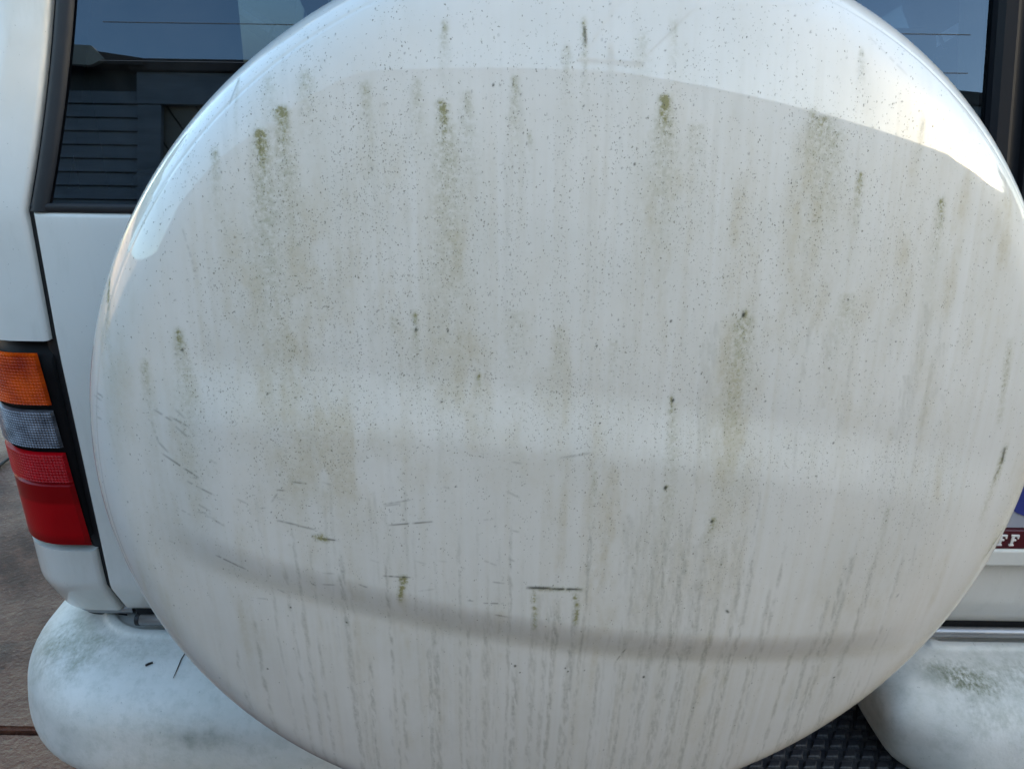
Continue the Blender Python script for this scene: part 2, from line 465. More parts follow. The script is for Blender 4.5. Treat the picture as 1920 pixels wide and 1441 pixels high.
# --- number plate on the small door
px0 = .505; plate_y = .032
pl = MB().box(px0, px0+.44, plate_y+.002, plate_y+.012, .7625, .875, .0015).build('number_plate', simple('plate_white', (.42, .44, .50), .4), car)
autosmooth(pl)
MB().box(px0-.01, px0+.45, plate_y-.004, float(bodyY(.73))+.004, .7165, .7380, .003).build('plate_holder', simple('holder_white', (.66, .65, .60), .4), pl)
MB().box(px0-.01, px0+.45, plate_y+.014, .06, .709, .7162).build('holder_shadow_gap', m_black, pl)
MB().box(px0-.002, px0+.442, plate_y-.002, plate_y+.010, .7385, .7620, .001).build('name_strip', simple('strip_red', (.075, .006, .012), .3, coat=.6), pl)
m_letter = simple('letter_white', (.75, .73, .70), .4)
def letter_f(x, z, h):
    w = h*.62; t = h*.17; y0, y1 = plate_y-.0034, plate_y-.002
    b = MB()
    b.box(x+w*.12, x+w*.12+t*1.1, y0, y1, z+t*.7, z+h-t*.8)           # stem
    b.box(x, x+w, y0-.0002, y1, z+h-t*.85, z+h)                       # top bar
    b.box(x+w*.86, x+w, y0-.0003, y1, z+h-t*2.0, z+h-t*.85)           # end serif
    b.box(x+w*.34, x+w*.72, y0-.0001, y1, z+h*.45, z+h*.45+t*.8)      # middle bar
    b.box(x-w*.05, x+w*.55, y0-.0004, y1, z, z+t*.72)                 # foot serif
    return b.build('letter', m_letter, pl)
letter_f(.5345, .7435, .0135); letter_f(.5475, .7435, .0135)
# blue rounded figure on the plate, only its lower left edge shows
V = []
bl = MB()
def ring_(cx, cz, rx, rz, t, a0, a1, n=40):
    V = []
    for k in range(n):
        a = a0+(a1-a0)*k/(n-1)
        for q in (1, 1-t):
            for y in (plate_y+.0019, plate_y+.0005): V.append((cx+rx*q*math.cos(a), y, cz+rz*q*math.sin(a)))
    F = []
    for k in range(n-1):
        b0, b1 = 4*k, 4*k+4
        F += [(b0+1, b1+1, b1+3, b0+3), (b0, b0+1, b1+1, b1), (b0+2, b1+2, b1+3, b0+3)]
    return V, F
bl.add(*ring_(.588, .812, .062, .038, .42, 0, 2*math.pi))
bl.add(*ring_(.588, .812, .022, .012, .95, 0, 2*math.pi))
bl.build('blue_emblem', simple('emblem_blue', (.03, .045, .22), .35), pl, recalc=True)

# --- bumper: one section swept round each half, the middle is a lower step
def catmull(P, n=4):
    P = np.array(P, float); Q = np.vstack([2*P[0]-P[1], P, 2*P[-1]-P[-2]]); out = []
    for i in range(1, len(Q)-2):
        for t in np.linspace(0, 1, n, endpoint=False):
            a, b, c_, d = Q[i-1:i+3]
            out.append(.5*(2*b+(c_-a)*t+(2*a-5*b+4*c_-d)*t*t+(3*b-a-3*c_+d)*t**3))
    return [tuple(p) for p in out]+[tuple(P[-1])]
BUMP = catmull([(-.06, .570), (-.012, .578), (-.002, .583), (.006, .5825), (.011, .579), (.022, .577), (.050, .571), (.074, .562), (.090, .549), (.1005, .531), (.105, .510), (.108, .485), (.106, .465), (.097, .451), (.08, .446), (.04, .444), (.0, .444)], 4)
PY = .062
def sweep(path, name, mat, parent):
    n = len(path); V = []
    for i, (x, y) in enumerate(path):
        a = np.array(path[max(0, i-1)]); b = np.array(path[min(n-1, i+1)]); d = b-a; d = d/np.linalg.norm(d)
        nrm = np.array((d[1], -d[0]))
        if abs(x-.18) < .42: nrm = nrm/max(abs(nrm))**.85          # squarer corners where the halves end at the step
        lift = .030*float(ss(.05, .20, y-PY))*(abs(x-.3) > .5)
        under = .40*max(0, -nrm[0])*(x > .3)*(x < .7)        # the end beside the step leans back under itself
        for o, z in BUMP:
            o = o-under*max(0, .575-z); V.append((x+nrm[0]*o, y+nrm[1]*o, z+lift*max(0, 1-max(0, o)/.10)))
    return mesh(name, V, grid_faces(n, len(BUMP)), mat, parent)
def arc(cx, cy, r, a0, a1, n): return [(cx+r*math.cos(a), cy+r*math.sin(a)) for a in np.linspace(a0, a1, n)]
pathL = [(-.508, y) for y in (1.0, .6, .4, .3, .24, .19)] + arc(-.438, PY+.07, .07, math.pi, 1.5*math.pi, 20)
pathL += [(x, PY) for x in np.linspace(-.43, -.24, 14)] + arc(-.222, PY+.012, .012, 1.5*math.pi, 2*math.pi, 12) + [(-.21, .10), (-.21, .17)]
pathR = [(.520, .17), (.518, .12), (.516, .09)] + arc(.528, PY+.012, .012, math.pi, 1.5*math.pi, 16)
pathR += [(x, PY) for x in np.linspace(.555, 1.03, 21)] + arc(1.04, PY+.07, .07, 1.5*math.pi, 2*math.pi, 20) + [(1.11, y) for y in (.19, .24, .3, .4, .6, 1.0)]
def bumper_mat():
    M = Mat('bumper_plastic')
    at_ = M.n('ShaderNodeAttribute', attribute_name='stain_shade'); sp = M.n('ShaderNodeSeparateColor'); M.l(at_.outputs['Color'], sp.inputs[0])
    n1 = M.noise(6, 6, .6); n2 = M.noise(60, 6, .7); n3 = M.noise(160, 4, .6, (1.6, 1, 1)); n4 = M.noise(30, 7, .75)
    c = M.mix(M.ramp(n1, .35, .7), (.70, .68, .635), (.61, .60, .56))
    c = M.mix(M.math('MULTIPLY', M.ramp(M.noise(11, 6, .7, (1, 1, 1.6)), .42, .70), .42), c, (.46, .47, .405))
    c = M.mix(M.math('MULTIPLY', M.ramp(n2, .48, .70), .45), c, (.40, .415, .36))
    gm = M.math('MULTIPLY', sp.outputs[0], M.ramp(M.math('ADD', M.math('MULTIPLY', n4, .6), M.math('MULTIPLY', n3, .4)), .40, .60))
    c = M.mix(gm, c, (.105, .118, .042))
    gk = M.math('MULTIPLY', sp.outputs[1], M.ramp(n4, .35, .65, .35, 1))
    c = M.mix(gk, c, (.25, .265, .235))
    c = M.mix(M.math('MULTIPLY', M.ramp(n3, .68, .73), .5), c, (.13, .13, .11))
    M.set(Base_Color=c, Roughness=M.ramp(n1, .3, .7, .42, .6))
    M.b.inputs['Specular IOR Level'].default_value = .4
    M.bump(M.math('ADD', M.noise(320, 3, .5), M.math('MULTIPLY', n2, .8)), .22, .0012)
    return M.m
m_bump = bumper_mat()
bumpL = sweep(pathL, 'bumper', m_bump, car)
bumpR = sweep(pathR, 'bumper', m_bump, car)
bumpL['label'] = 'left half of the white bumper, streaked grey and green at its corner'
bumpR['label'] = 'right half of the white bumper with mossy green patches on top'
def surf(obj):
    return BVHTree.FromPolygons([v.co[:] for v in obj.data.vertices], [p.vertices[:] for p in obj.data.polygons])
bvL, bvR = surf(bumpL), surf(bumpR)
def hit(bv, x, y):
    h = bv.ray_cast(Vector(CAM), Vector(ray(x, y)).normalized()); return h[0]
def stain_shade(obj, bv, moss, grey):
    me = obj.data; co = np.empty(len(me.vertices)*3); me.vertices.foreach_get('co', co); co = co.reshape(-1, 3)
    col = np.zeros((len(co), 4)); col[:, 3] = 1
    for ch, lst in ((0, moss), (1, grey)):
        for x, y, r, amp, ex in lst:
            p = hit(bv, x, y)
            if p is None: continue
            d = co-np.array(p); q = (d[:, 0]/(r*ex))**2 + (d[:, 1]/r)**2+(d[:, 2]/r)**2
            col[:, ch] = np.maximum(col[:, ch], amp*np.exp(-q))
    at_ = me.attributes.new('stain_shade', 'FLOAT_COLOR', 'POINT'); at_.data.foreach_set('color', col.ravel())
# (the stains and painted shade are set after the sub-division so that they have vertices to sit on)
stain_shade(bumpL, bvL, [(120, 1195, .030, .75, 1), (95, 1225, .028, .65, 1), (170, 1205, .025, .55, 1.6), (140, 1230, .03, .6, 1), (75, 1200, .02, .5, 1), (250, 1215, .02, .25, 2.5)],
      [(360, 1385, .014, .95, 1), (345, 1375, .010, .7, 1), (405, 1380, .016, .8, 1), (90, 1240, .035, .45, 1), (130, 1390, .02, .35, 1), (440, 1400, .02, .3, 1.4)])
stain_shade(bumpR, bvR, [(1810, 1270, .018, 1.5, 1.5), (1780, 1258, .014, 1.1, 1.6), (1750, 1250, .012, .6, 1.8), (1850, 1285, .018, .8, 1.6), (1910, 1265, .025, .55, 1.6), (1840, 1320, .03, .40, 1), (1890, 1350, .03, .28, 1)],
      [(1745, 1262, .012, .7, 1.8), (1830, 1320, .018, .35, 1), (1650, 1360, .03, .55, 1), (1690, 1300, .016, .5, 1)])  # last two grey spots paint shade on the end face beside the step

# --- step with its ribbed rubber pad between the bumper halves
STEP_Z = .452
MB().box(-.23, .58, -.055, .16, .37, STEP_Z-.004, .006).build('step', simple('step_plastic', (.02, .02, .025), .5), car)
pad = MB().box(-.20, .56, -.045, .14, STEP_Z-.004, STEP_Z, .0015).build('step_pad', m_pad, car)
bm = bmesh.new(); bmesh.ops.create_cube(bm, size=1)
for v in bm.verts:
    k = .82 if v.co.z > 0 else 1.0
    v.co = Vector((v.co.x*.0165*k + v.co.y*.005, v.co.y*.0115*k, v.co.z*.005))
bmesh.ops.bevel(bm, geom=[e for e in bm.edges if all(v.co.z > 0 for v in e.verts)], offset=.001, segments=1, affect='EDGES')
tb = bpy.data.meshes.new('tread_block'); bm.to_mesh(tb); bm.free(); tb.materials.append(m_pad)
for j in range(11):
    for i in range(18):
        o = link('tread_block', tb, None, pad)
        o.location = Vector((.17+i*.0215+(j % 2)*.0107, -.037+j*.0158, STEP_Z+.0022)) - origin(pad)

# ------------------------------------------------------------------ SPARE WHEEL COVER
CC = np.array([.057, -.126, .9366]); CYAW = .092; RCOV = .370; KZ = .982
cyw, syw = math.cos(CYAW), math.sin(CYAW)
def to_world(L):                                   # cover frame: x right, y into the car, z up, origin on its axis at the rim
    L = np.asarray(L, float)
    return np.stack([CC[0]+L[..., 0]*cyw-L[..., 1]*syw, CC[1]+L[..., 0]*syw+L[..., 1]*cyw, CC[2]+L[..., 2]*KZ], -1)
# lathe profile by arc length: a gentle dome that rolls over into the side wall
SF = .322; SR = .098; SW = .105
ds = .0004; s_ax = np.arange(0, SF+SR+SW+ds, ds)
DOME = 1.50
phi = np.minimum(s_ax, SF)/DOME + 1.1*np.maximum(0, s_ax-.20)**2*ss(.20, .30, s_ax)*(s_ax < SF+1)
phi_f = np.interp(SF, s_ax, phi); t_ = np.clip((s_ax-SF)/SR, 0, 1)
phi = np.where(s_ax <= SF, phi, phi_f + (R_(91)-phi_f)*(t_**1.5*(2.5-1.5*t_)))
rad = np.concatenate([[0], np.cumsum(np.cos(phi[:-1])*ds)]); dep = np.concatenate([[0], np.cumsum(np.sin(phi[:-1])*ds)])
kk = RCOV/rad.max(); rad = rad*kk; dep = dep*kk
i_rim = int(np.argmax(rad)); FRONT = -dep[i_rim]+.0     # the widest place sits at local y = 0
S_TOT = s_ax[-1]
S_JOINT = float(np.interp(R_(47), phi, s_ax))
def lathe(s):
    g = .0004*np.exp(-((np.asarray(s)-S_JOINT)/.0011)**2); ph = np.interp(s, s_ax, phi)
    return np.interp(s, s_ax, rad)-g*np.sin(ph), FRONT+np.interp(s, s_ax, dep)+g*np.cos(ph)
# photo pixel -> cover frame
RELIEF = None
def cpt(x, y):
    Yw = -.24
    for _ in range(7):
        p = at(x, y, Yw); dx, dy = p[0]-CC[0], p[1]-CC[1]
        a = dx*cyw+dy*syw; c_ = (p[2]-CC[2])/KZ
        r = min(math.hypot(a, c_), RCOV-.002)
        yl = FRONT + np.interp(r, rad[:i_rim], dep[:i_rim])
        if RELIEF is not None: yl += float(RELIEF(a, c_))
        Yw = CC[1] + a*syw + yl*cyw
    return a, c_

UP = np.array([cpt(x, y) for x, y in ((450, 732), (700, 742), (900, 757), (1100, 790), (1300, 815), (1500, 840), (1750, 880))])
LO = np.array([cpt(x, y) for x, y in ((420, 1056), (600, 1106), (800, 1160), (1000, 1197), (1200, 1217), (1400, 1222), (1600, 1213), (1700, 1203))])
pu = np.polyfit(UP[:, 0], UP[:, 1], 2); pl_ = np.polyfit(LO[:, 0], LO[:, 1], 2)
# relief: a shallow band pressed into the face between two soft creases
def relief(x, z):
    r = np.hypot(x, z); edge = 1-ss(.255, .335, r)
    xs = np.clip(x, -.30, .30)
    zu = np.polyval(pu, xs); zl = np.polyval(pl_, xs)
    a = 1-ss(-.030, .022, z-zu)          # 1 below the upper crease
    b = ss(-.014, .026, z-zl)            # 1 above the lower crease
    up_amp = .0062*(1-.35*ss(.05, .25, x)); lo_amp = .0070*(1-.35*ss(.10, .26, x))*(1-.3*ss(-.1, -.26, x))
    return -(up_amp*a + lo_amp*(b-1))*edge
RELIEF = relief
N = 740
u = np.linspace(-1, 1, N); U, W = np.meshgrid(u, u, indexing='xy')
r_ = np.maximum(np.abs(U), np.abs(W)); big = np.abs(U) >= np.abs(W)
with np.errstate(divide='ignore', invalid='ignore'):
    th = np.where(big, np.where(U == 0, 0, np.pi/4*W/np.where(U == 0, 1, U)), np.pi/2-np.pi/4*U/np.where(W == 0, 1, W))
rs = np.where(big, U, W); ang = np.where(rs < 0, th+np.pi, th)
S_FACE = SF-.004
sarc = r_*S_FACE; rr, yy = lathe(sarc)
X = rr*np.cos(ang); Z = rr*np.sin(ang)
face_id = np.arange(N*N).reshape(N, N)
loop = np.concatenate([face_id[0, :-1], face_id[:-1, -1], face_id[-1, :0:-1], face_id[:0:-1, 0]])
q = np.stack([face_id[:-1, :-1], face_id[:-1, 1:], face_id[1:, 1:], face_id[1:, :-1]], -1).reshape(-1, 4)
m_loop = len(loop); la = ang.ravel()[loop]
srim = np.concatenate([S_FACE+np.linspace(0, SR+.02, 130)[1:], np.linspace(SF+SR+.02, S_TOT, 10)[1:], ])
rows_r, rows_y = lathe(srim)
XR = rows_r[:, None]*np.cos(la)[None]; ZR_ = rows_r[:, None]*np.sin(la)[None]; YR = np.repeat(rows_y[:, None], m_loop, 1)
# a folded lip at the back edge
lip_r = np.array([rows_r[-1]-.004, rows_r[-1]-.012]); lip_y = np.array([rows_y[-1]+.002, rows_y[-1]+.002])
XR = np.concatenate([XR, lip_r[:, None]*np.cos(la)[None]]); ZR_ = np.concatenate([ZR_, lip_r[:, None]*np.sin(la)[None]])
YR = np.concatenate([YR, np.repeat(lip_y[:, None], m_loop, 1)])
lx = np.concatenate([X.ravel(), XR.ravel()]); lz = np.concatenate([Z.ravel(), ZR_.ravel()]); ly = np.concatenate([yy.ravel(), YR.ravel()])
ly = ly + relief(lx, lz)*(ly < 0.02)
nr = XR.shape[0]; ids = np.concatenate([loop[None], N*N+np.arange(nr*m_loop).reshape(nr, m_loop)])
q2 = np.stack([ids[1:], np.roll(ids[1:], -1, 1), np.roll(ids[:-1], -1, 1), ids[:-1]], -1).reshape(-1, 4)
quads = np.concatenate([q, q2])
P = to_world(np.stack([lx, ly, lz], -1))
me = bpy.data.meshes.new('spare_wheel_cover')
me.vertices.add(len(P)); me.vertices.foreach_set('co', P.ravel().astype(np.float32))
me.loops.add(quads.size); me.loops.foreach_set('vertex_index', quads.ravel().astype(np.int32))
me.polygons.add(len(quads)); me.polygons.foreach_set('loop_start', np.arange(0, quads.size, 4, dtype=np.int32))
me.update(calc_edges=True); me.polygons.foreach_set('use_smooth', np.ones(len(quads), bool))
cover = link('spare_wheel_cover', me, None, car)
cover['label'] = 'round white domed spare wheel cover with green algae streaks, specks and scratches'
# ---- weathering, as fields over the surface
rng = np.random.default_rng(11)
def vn(x, y, seed):
    g = np.random.default_rng(seed).random((256, 256)); xi = np.floor(x).astype(int); yi = np.floor(y).astype(int)
    fx = x-xi; fy = y-yi; fx = fx*fx*(3-2*fx); fy = fy*fy*(3-2*fy); a = xi % 256; b = yi % 256; c_ = (xi+1) % 256; d = (yi+1) % 256
    return (g[a, b]*(1-fx)+g[c_, b]*fx)*(1-fy)+(g[a, d]*(1-fx)+g[c_, d]*fx)*fy
def fbm(x, y, seed, o=4):
    v = 0; a = .5; t = 0
    for k in range(o): v = v+a*vn(x*2**k+17*k, y*2**k+31*k, seed+k); t += a; a *= .55
    return v/t
moss = np.zeros(len(lx)); film = np.zeros(len(lx)); dark = np.zeros(len(lx)); drip = np.zeros(len(lx))
jag = (fbm(lx*70, lz*22, 5)-.5)
def near(x0, x1, z0, z1): return np.nonzero((lx > x0) & (lx < x1) & (lz > z0) & (lz < z1) & (ly < -.01))[0]
PX = .00058                                            # metres per photo pixel on the face
def run_mark(arr, x, y, w, L, amp, spread=1.0, head=5):        # a growth with a sharp head and a fading tail below
    a, c_ = cpt(x, y); W_ = w*PX; L_ = L*PX
    i = near(a-W_*5, a+W_*5, c_-L_*2.6, c_+W_*2)
    t = (c_-lz[i])/L_
    wid = W_*(.45+spread*np.clip(t, 0, 1.4)*.75)
    g = np.exp(-((lx[i]-a+jag[i]*.006)/wid)**2)*np.where(t < 0, np.exp(-(t*L_/(head*PX))**2), np.exp(-1.6*t))
    arr[i] = np.maximum(arr[i], amp*g)
MOSS = [(528, 208, 15, 26, 1.35, .2), (528, 215, 15, 130, .85, 1), (490, 250, 14, 90, 1.25, .6), (492, 300, 20, 260, .65, 1.2), (832, 196, 12, 110, 1.0, .5),
        (836, 240, 24, 260, .55, 1), (1248, 186, 13, 48, 1.5, .7), (1244, 225, 22, 130, .55, 1.1), (968, 152, 8, 60, .7, .8), (1612, 330, 8, 55, .95, .5), (1768, 378, 9, 70, .95, .7),
        (1545, 225, 22, 70, .75, 1), (1524, 212, 10, 60, .6, 1), (575, 140, 14, 60, .5, 1), (688, 162, 8, 55, .6, .8), (783, 158, 9, 60, .55, 1), (835, 48, 7, 45, .65, .7),
        (1097, 45, 4, 55, .9, .5), (1062, 95, 9, 45, .5, .8), (400, 284, 8, 60, .6, .9), (338, 624, 8, 40, 1.1, .8), (342, 650, 12, 160, .5, 1.3), (1395, 588, 8, 14, 1.1, .6),
        (1392, 600, 26, 240, .62, .6), (1262, 748, 6, 60, 1.0, .8), (1262, 760, 12, 160, .5, 1), (896, 704, 6, 28, .9, .6), (779, 590, 7, 70, .75, .6), (741, 598, 6, 50, .5, .6),
        (1250, 913, 6, 10, 1.0, .5), (1255, 920, 18, 120, .35, 1), (1590, 558, 20, 70, .5, 1), (1560, 250, 26, 130, .5, 1), (878, 180, 12, 120, .45, 1), (1304, 240, 14, 70, .4, .8),
        (1205, 70, 10, 50, .35, .8), (448, 150, 4, 60, .45, .4), (505, 150, 14, 80, .35, 1), (690, 290, 6, 40, .25, 1), (995, 255, 5, 20, .6, .5), (1050, 620, 14, 120, .3, 1),
        (1115, 890, 6, 50, .55, .8), (1335, 975, 8, 30, .9, .7), (268, 680, 8, 90, .55, .7), (205, 530, 4, 70, 1.0, .3), (1265, 45, 7, 60, .4, .6), (1616, 100, 7, 30, .6, .8), (1732, 232, 6, 40, .45, .8),
        (1665, 955, 6, 60, .5, .8), (1150, 640, 10, 100, .3, 1), (965, 590, 18, 200, .25, .8)]
for x, y, w, L, amp, sp in MOSS: run_mark(moss, x, y, w*1.15, L, amp*.98, sp)
# broad film: columns of dust and algae washed downward
colA = fbm(lx*34, lz*3.2, 21); colB = fbm(lx*95, lz*5, 31); broad = fbm(lx*8+3, lz*5, 41)
film = .55*np.clip((colA-.43)*3.2, 0, 1)*np.clip((broad-.25)*2, 0, 1) + .40*np.clip((colB-.47)*3.4, 0, 1)
topf = 1-.75*ss(.20, .30, lz); lowf = 1-.60*ss(-.10, -.26, lz)
film *= topf*lowf
clump = .35+1.3*np.clip((fbm(lx*110, lz*34, 23)-.36)*2.4, 0, 1)*np.clip(fbm(lx*28, lz*20, 27)*1.9, .3, 1.2)
for x, y, w, L, amp in [(560, 330, 90, 420, .75), (470, 330, 50, 300, .55), (850, 300, 45, 330, .65), (1390, 640, 40, 230, .75), (1530, 260, 60, 260, .6), (1260, 300, 40, 140, .4), (1600, 480, 90, 300, .35), (1000, 500, 110, 300, .25), (340, 700, 35, 220, .4), (1240, 950, 110, 200, .35), (1760, 480, 30, 260, .35), (700, 760, 200, 120, .25)]:
    a, c_ = cpt(x, y); W_ = w*PX; L_ = L*PX; t = (c_-lz)/L_
    g = np.exp(-((lx-a+jag*.02)/(W_*(.6+.4*np.clip(t, 0, 1))))**2)*ss(-.25, .25, t)*(1-ss(.6, 1.25, t))
    film = np.maximum(film, amp*g*(.55+.9*fbm(lx*40, lz*18, 51)))
# browner band along the underside of the lower crease
colC = fbm(lx*230, lz*5.5, 25, 3); colD = fbm(lx*430, lz*9, 26, 3)
fine = (.19*np.clip((colC-.40)*3.0, 0, 1)+.13*np.clip((colD-.42)*3.2, 0, 1))*(.5+.9*broad)*(1-.6*ss(.20, .31, lz))*(1-ss(.31, .35, np.hypot(lx, lz)))
film = np.clip(film*clump*.9, 0, 1); film = np.maximum(film, np.clip(fine, 0, .5))+.25*np.minimum(film, fine)
dz = lz-np.polyval(pl_, np.clip(lx, -.3, .3))
crease = np.exp(-((dz+.006)/.013)**2)*(1-ss(.26, .31, np.abs(lx)))*(.55+.6*fbm(lx*60, lz*12, 61))
film = np.maximum(film, .42*crease)
rl = np.hypot(lx, lz)
sj = float(np.interp(S_JOINT, s_ax, rad))
drip = np.maximum(drip, .55*np.exp(-((rl-sj)/.0010)**2)*(ly < 0)*np.clip((fbm(lx*40, lz*40, 29)-.25)*2.5, .15, 1)*ss(.25, -.1, lz))
sh = np.exp(-((rl-.352)/.021)**2)*ss(.05, .24, lx)*ss(.22, .08, lz)*(.6+.7*fbm(lx*50, lz*20, 63))      # yellower tint on the shoulder, lower right
film = np.maximum(film, .8*sh)
# fine drip lines down the lower half
def dripline(x, y, y1, w, amp, seed, dens=1.0):
    a, c_ = cpt(x, y); W_ = max(w*PX*.5, .0009); _, c1 = cpt(x, y1)
    i = near(a-.012, a+.012, min(c1, c_)-.01, c_+.004)
    if len(i) == 0: return
    wob = (vn(lz[i]*60, lz[i]*0+seed, 71)-.5)*.0013+(vn(lz[i]*240, lz[i]*0+seed, 72)-.5)*.0009
    pat = np.clip((fbm(lz[i]*130+lx[i]*300, lx[i]*500+seed, 73, 3)-.33)*3*dens, 0, 1)
    ww = W_*(.7+.7*vn(lz[i]*90, lz[i]*0+seed+.5, 74))
    t = np.clip((c_-lz[i])/max(1e-4, c_-c1), 0, 1)
    g = np.exp(-((lx[i]-a-wob)/ww)**4)*pat*ss(0, .06, t)*(1-.35*t)*(lz[i] < c_)
    drip[i] = np.maximum(drip[i], amp*g)
DR = [(752, 1240, 5), (803, 1180, 6), (815, 1160, 8), (878, 1150, 7), (912, 1130, 8), (966, 1245, 7), (1008, 1105, 8), (1030, 1112, 6), (1046, 1110, 7), (1082, 1105, 9), (1062, 1240, 5),
      (1124, 1230, 5), (1180, 1210, 5), (1207, 1268, 6), (1240, 1120, 8), (1285, 1000, 9), (1330, 980, 10), (1255, 960, 9), (1362, 1010, 8), (1395, 1040, 8), (1420, 1010, 7), (1450, 1080, 6),
      (1500, 1190, 6), (1535, 1180, 8), (1560, 1090, 6), (1610, 1000, 7), (1665, 960, 7), (1590, 1040, 6), (1640, 1040, 5), (1700, 1020, 5), (472, 1140, 5), (530, 1050, 5), (565, 1120, 6),
      (635, 1020, 7), (650, 1165, 6), (595, 1180, 5), (690, 1220, 5), (440, 1200, 4), (720, 1010, 4), (545, 960, 4), (1200, 940, 6), (1235, 980, 7), (1300, 930, 7), (1310, 1060, 7), (1350, 1100, 6), (1110, 950, 5), (960, 960, 4), (860, 980, 4), (1480, 980, 5), (1740, 560, 7), (1765, 600, 7), (1710, 700, 7), (1340, 600, 9), (1322, 640, 8), (1600, 640, 6), (1520, 600, 6)]
for k, (x, y, w) in enumerate(DR):
    low = y > 900
    dripline(x, y, 1600 if low else y+260, w*1.0, rng.uniform(.65, 1.0) if low else .4, k*3.7, 1.0)
for k in range(90):
    x = rng.uniform(380, 1760); y = rng.uniform(900, 1330); dripline(x, y, y+rng.uniform(120, 420), rng.uniform(2.2, 4.0), rng.uniform(.2, .5), 300+k*2.3)
for k in range(70):
    x = rng.uniform(300, 1800); y = rng.uniform(80, 800); dripline(x, y, y+rng.uniform(80, 320), rng.uniform(4, 10), rng.uniform(.08, .22), 600+k*2.9)
for k, (x, y, y1) in enumerate([(1205, 950, 1240), (1232, 1000, 1230), (1258, 1010, 1230), (1282, 960, 1200), (1312, 1000, 1180), (1330, 990, 1260), (1222, 940, 1100), (1352, 1010, 1150), (1385, 1010, 1120), (1340, 600, 700), (1325, 640, 720), (1560, 620, 740), (1740, 560, 760), (1770, 640, 720), (1700, 700, 800), (1180, 960, 1100), (1010, 1110, 1210), (1046, 1120, 1200)]):
    dripline(x, y, y1, 15, .42, 900+k*1.9, 1.0)
# scratches and hard marks
def scratch(x0, y0, x1, y1, w=1.6, amp=.9, arr=None, broken=.18):
    arr = dark if arr is None else arr
    a = np.array(cpt(x0, y0)); b = np.array(cpt(x1, y1)); W_ = max(w*PX*.7, .00062); pad_ = .003
    i = near(min(a[0], b[0])-pad_, max(a[0], b[0])+pad_, min(a[1], b[1])-pad_, max(a[1], b[1])+pad_)
    d = b-a; L2 = d@d; t = np.clip(((lx[i]-a[0])*d[0]+(lz[i]-a[1])*d[1])/L2, 0, 1)
    dist = np.hypot(lx[i]-a[0]-t*d[0], lz[i]-a[1]-t*d[1])
    L_ = math.sqrt(L2)
    br = np.clip((vn(t*L_*420, t*0+x0*.37, 81)-broken*(amp < 1.0))*4+.1, 0, 1)
    arr[i] = np.maximum(arr[i], amp*np.exp(-(dist/W_)**2)*br*(1-.5*np.abs(2*t-1)**3))
SC = [(990, 1101, 1034, 1102, 3.2, 1.1), (1030, 1103, 1090, 1104, 2.6, 1.1), (720, 1079, 770, 1082, 1.6, .9), (730, 984, 815, 977, 1.8, .8), (720, 945, 768, 937, 1.3, .5), (722, 948, 750, 944, 1.2, .4),
      (548, 903, 574, 906, 1.4, .6), (520, 975, 560, 984, 1.4, .65), (556, 984, 590, 992, 1.4, .6), (605, 1009, 636, 1013, 2.0, .85), (520, 918, 535, 919, 1.4, .6), (520, 925, 510, 940, 1.3, .45),
      (290, 768, 325, 790, 1.4, .6), (318, 780, 355, 800, 1.3, .55), (330, 800, 362, 827, 1.3, .5), (285, 790, 297, 828, 1.3, .5), (296, 827, 315, 847, 1.3, .5), (306, 851, 374, 896, 1.6, .75), (352, 902, 402, 928, 1.4, .65),
      (330, 768, 345, 782, 1.2, .4), (380, 960, 420, 985, 1.3, .5), (405, 1040, 460, 1066, 1.6, .75), (372, 945, 395, 958, 1.2, .35), (674, 1095, 692, 1102, 1.6, .6), (606, 1095, 628, 1096, 1.5, .5), (585, 1093, 592, 1097, 1.4, .5),
      (905, 1130, 960, 1131, 1.5, .65), (930, 1152, 958, 1157, 1.6, .75), (922, 1090, 945, 1093, 1.3, .45), (955, 1047, 967, 1053, 2.0, .35), (1050, 858, 1112, 848, 1.4, .45), (878, 1125, 887, 1126, 1.4, .5),
      (1184, 1205, 1155, 1240, 1.4, .6), (1268, 1220, 1275, 1238, 1.2, .3), (1630, 70, 1700, 140, 1.0, .2), (1090, 1108, 1060, 1104, 1.2, .2), (340, 420, 370, 520, 1.0, .25), (448, 150, 430, 195, 1.3, .4), (1362, 1143, 1366, 1148, 2.4, 1.2),
      (1685, 1113, 1681, 1119, 2, .6), (180, 735, 192, 742, 1.4, .6), (176, 740, 190, 750, 1.2, .5), (178, 760, 190, 767, 1.2, .5), (180, 780, 190, 785, 1.2, .45), (1096, 48, 1099, 82, 2.0, .8), (1883, 990, 1850, 1040, 2.2, .7), (1885, 835, 1878, 870, 3.5, .9), (1878, 868, 1860, 905, 2.0, .5)]
for s_ in SC: scratch(*s_[:4], w=s_[4]*.85, amp=s_[5])
for k in range(26):                                     # fine hair scratches, lower left
    x = rng.uniform(300, 1000); y = rng.uniform(860, 1140); L = rng.uniform(8, 28); a = rng.uniform(-.15, .55)
    scratch(x, y, x+L*math.cos(a), y+L*math.sin(a), 1.0, rng.uniform(.15, .4))
for x, y, x1, y1, w, amp in [(1000, 1104, 1004, 1165, 5, .55), (1004, 1150, 1001, 1180, 4, .5), (1076, 1105, 1083, 1140, 6, .6), (1083, 1140, 1078, 1170, 5, .6), (757, 1082, 752, 1118, 5, .85), (757, 1082, 756, 1092, 9, .9), (752, 1112, 751, 1125, 5, .9),
                             (590, 1006, 614, 1012, 6, .7), (603, 1000, 603, 1012, 4, .7), (996, 1103, 1092, 1105, 5, .45)]:
    scratch(x, y, x1, y1, w, amp*1.5, moss, .0)
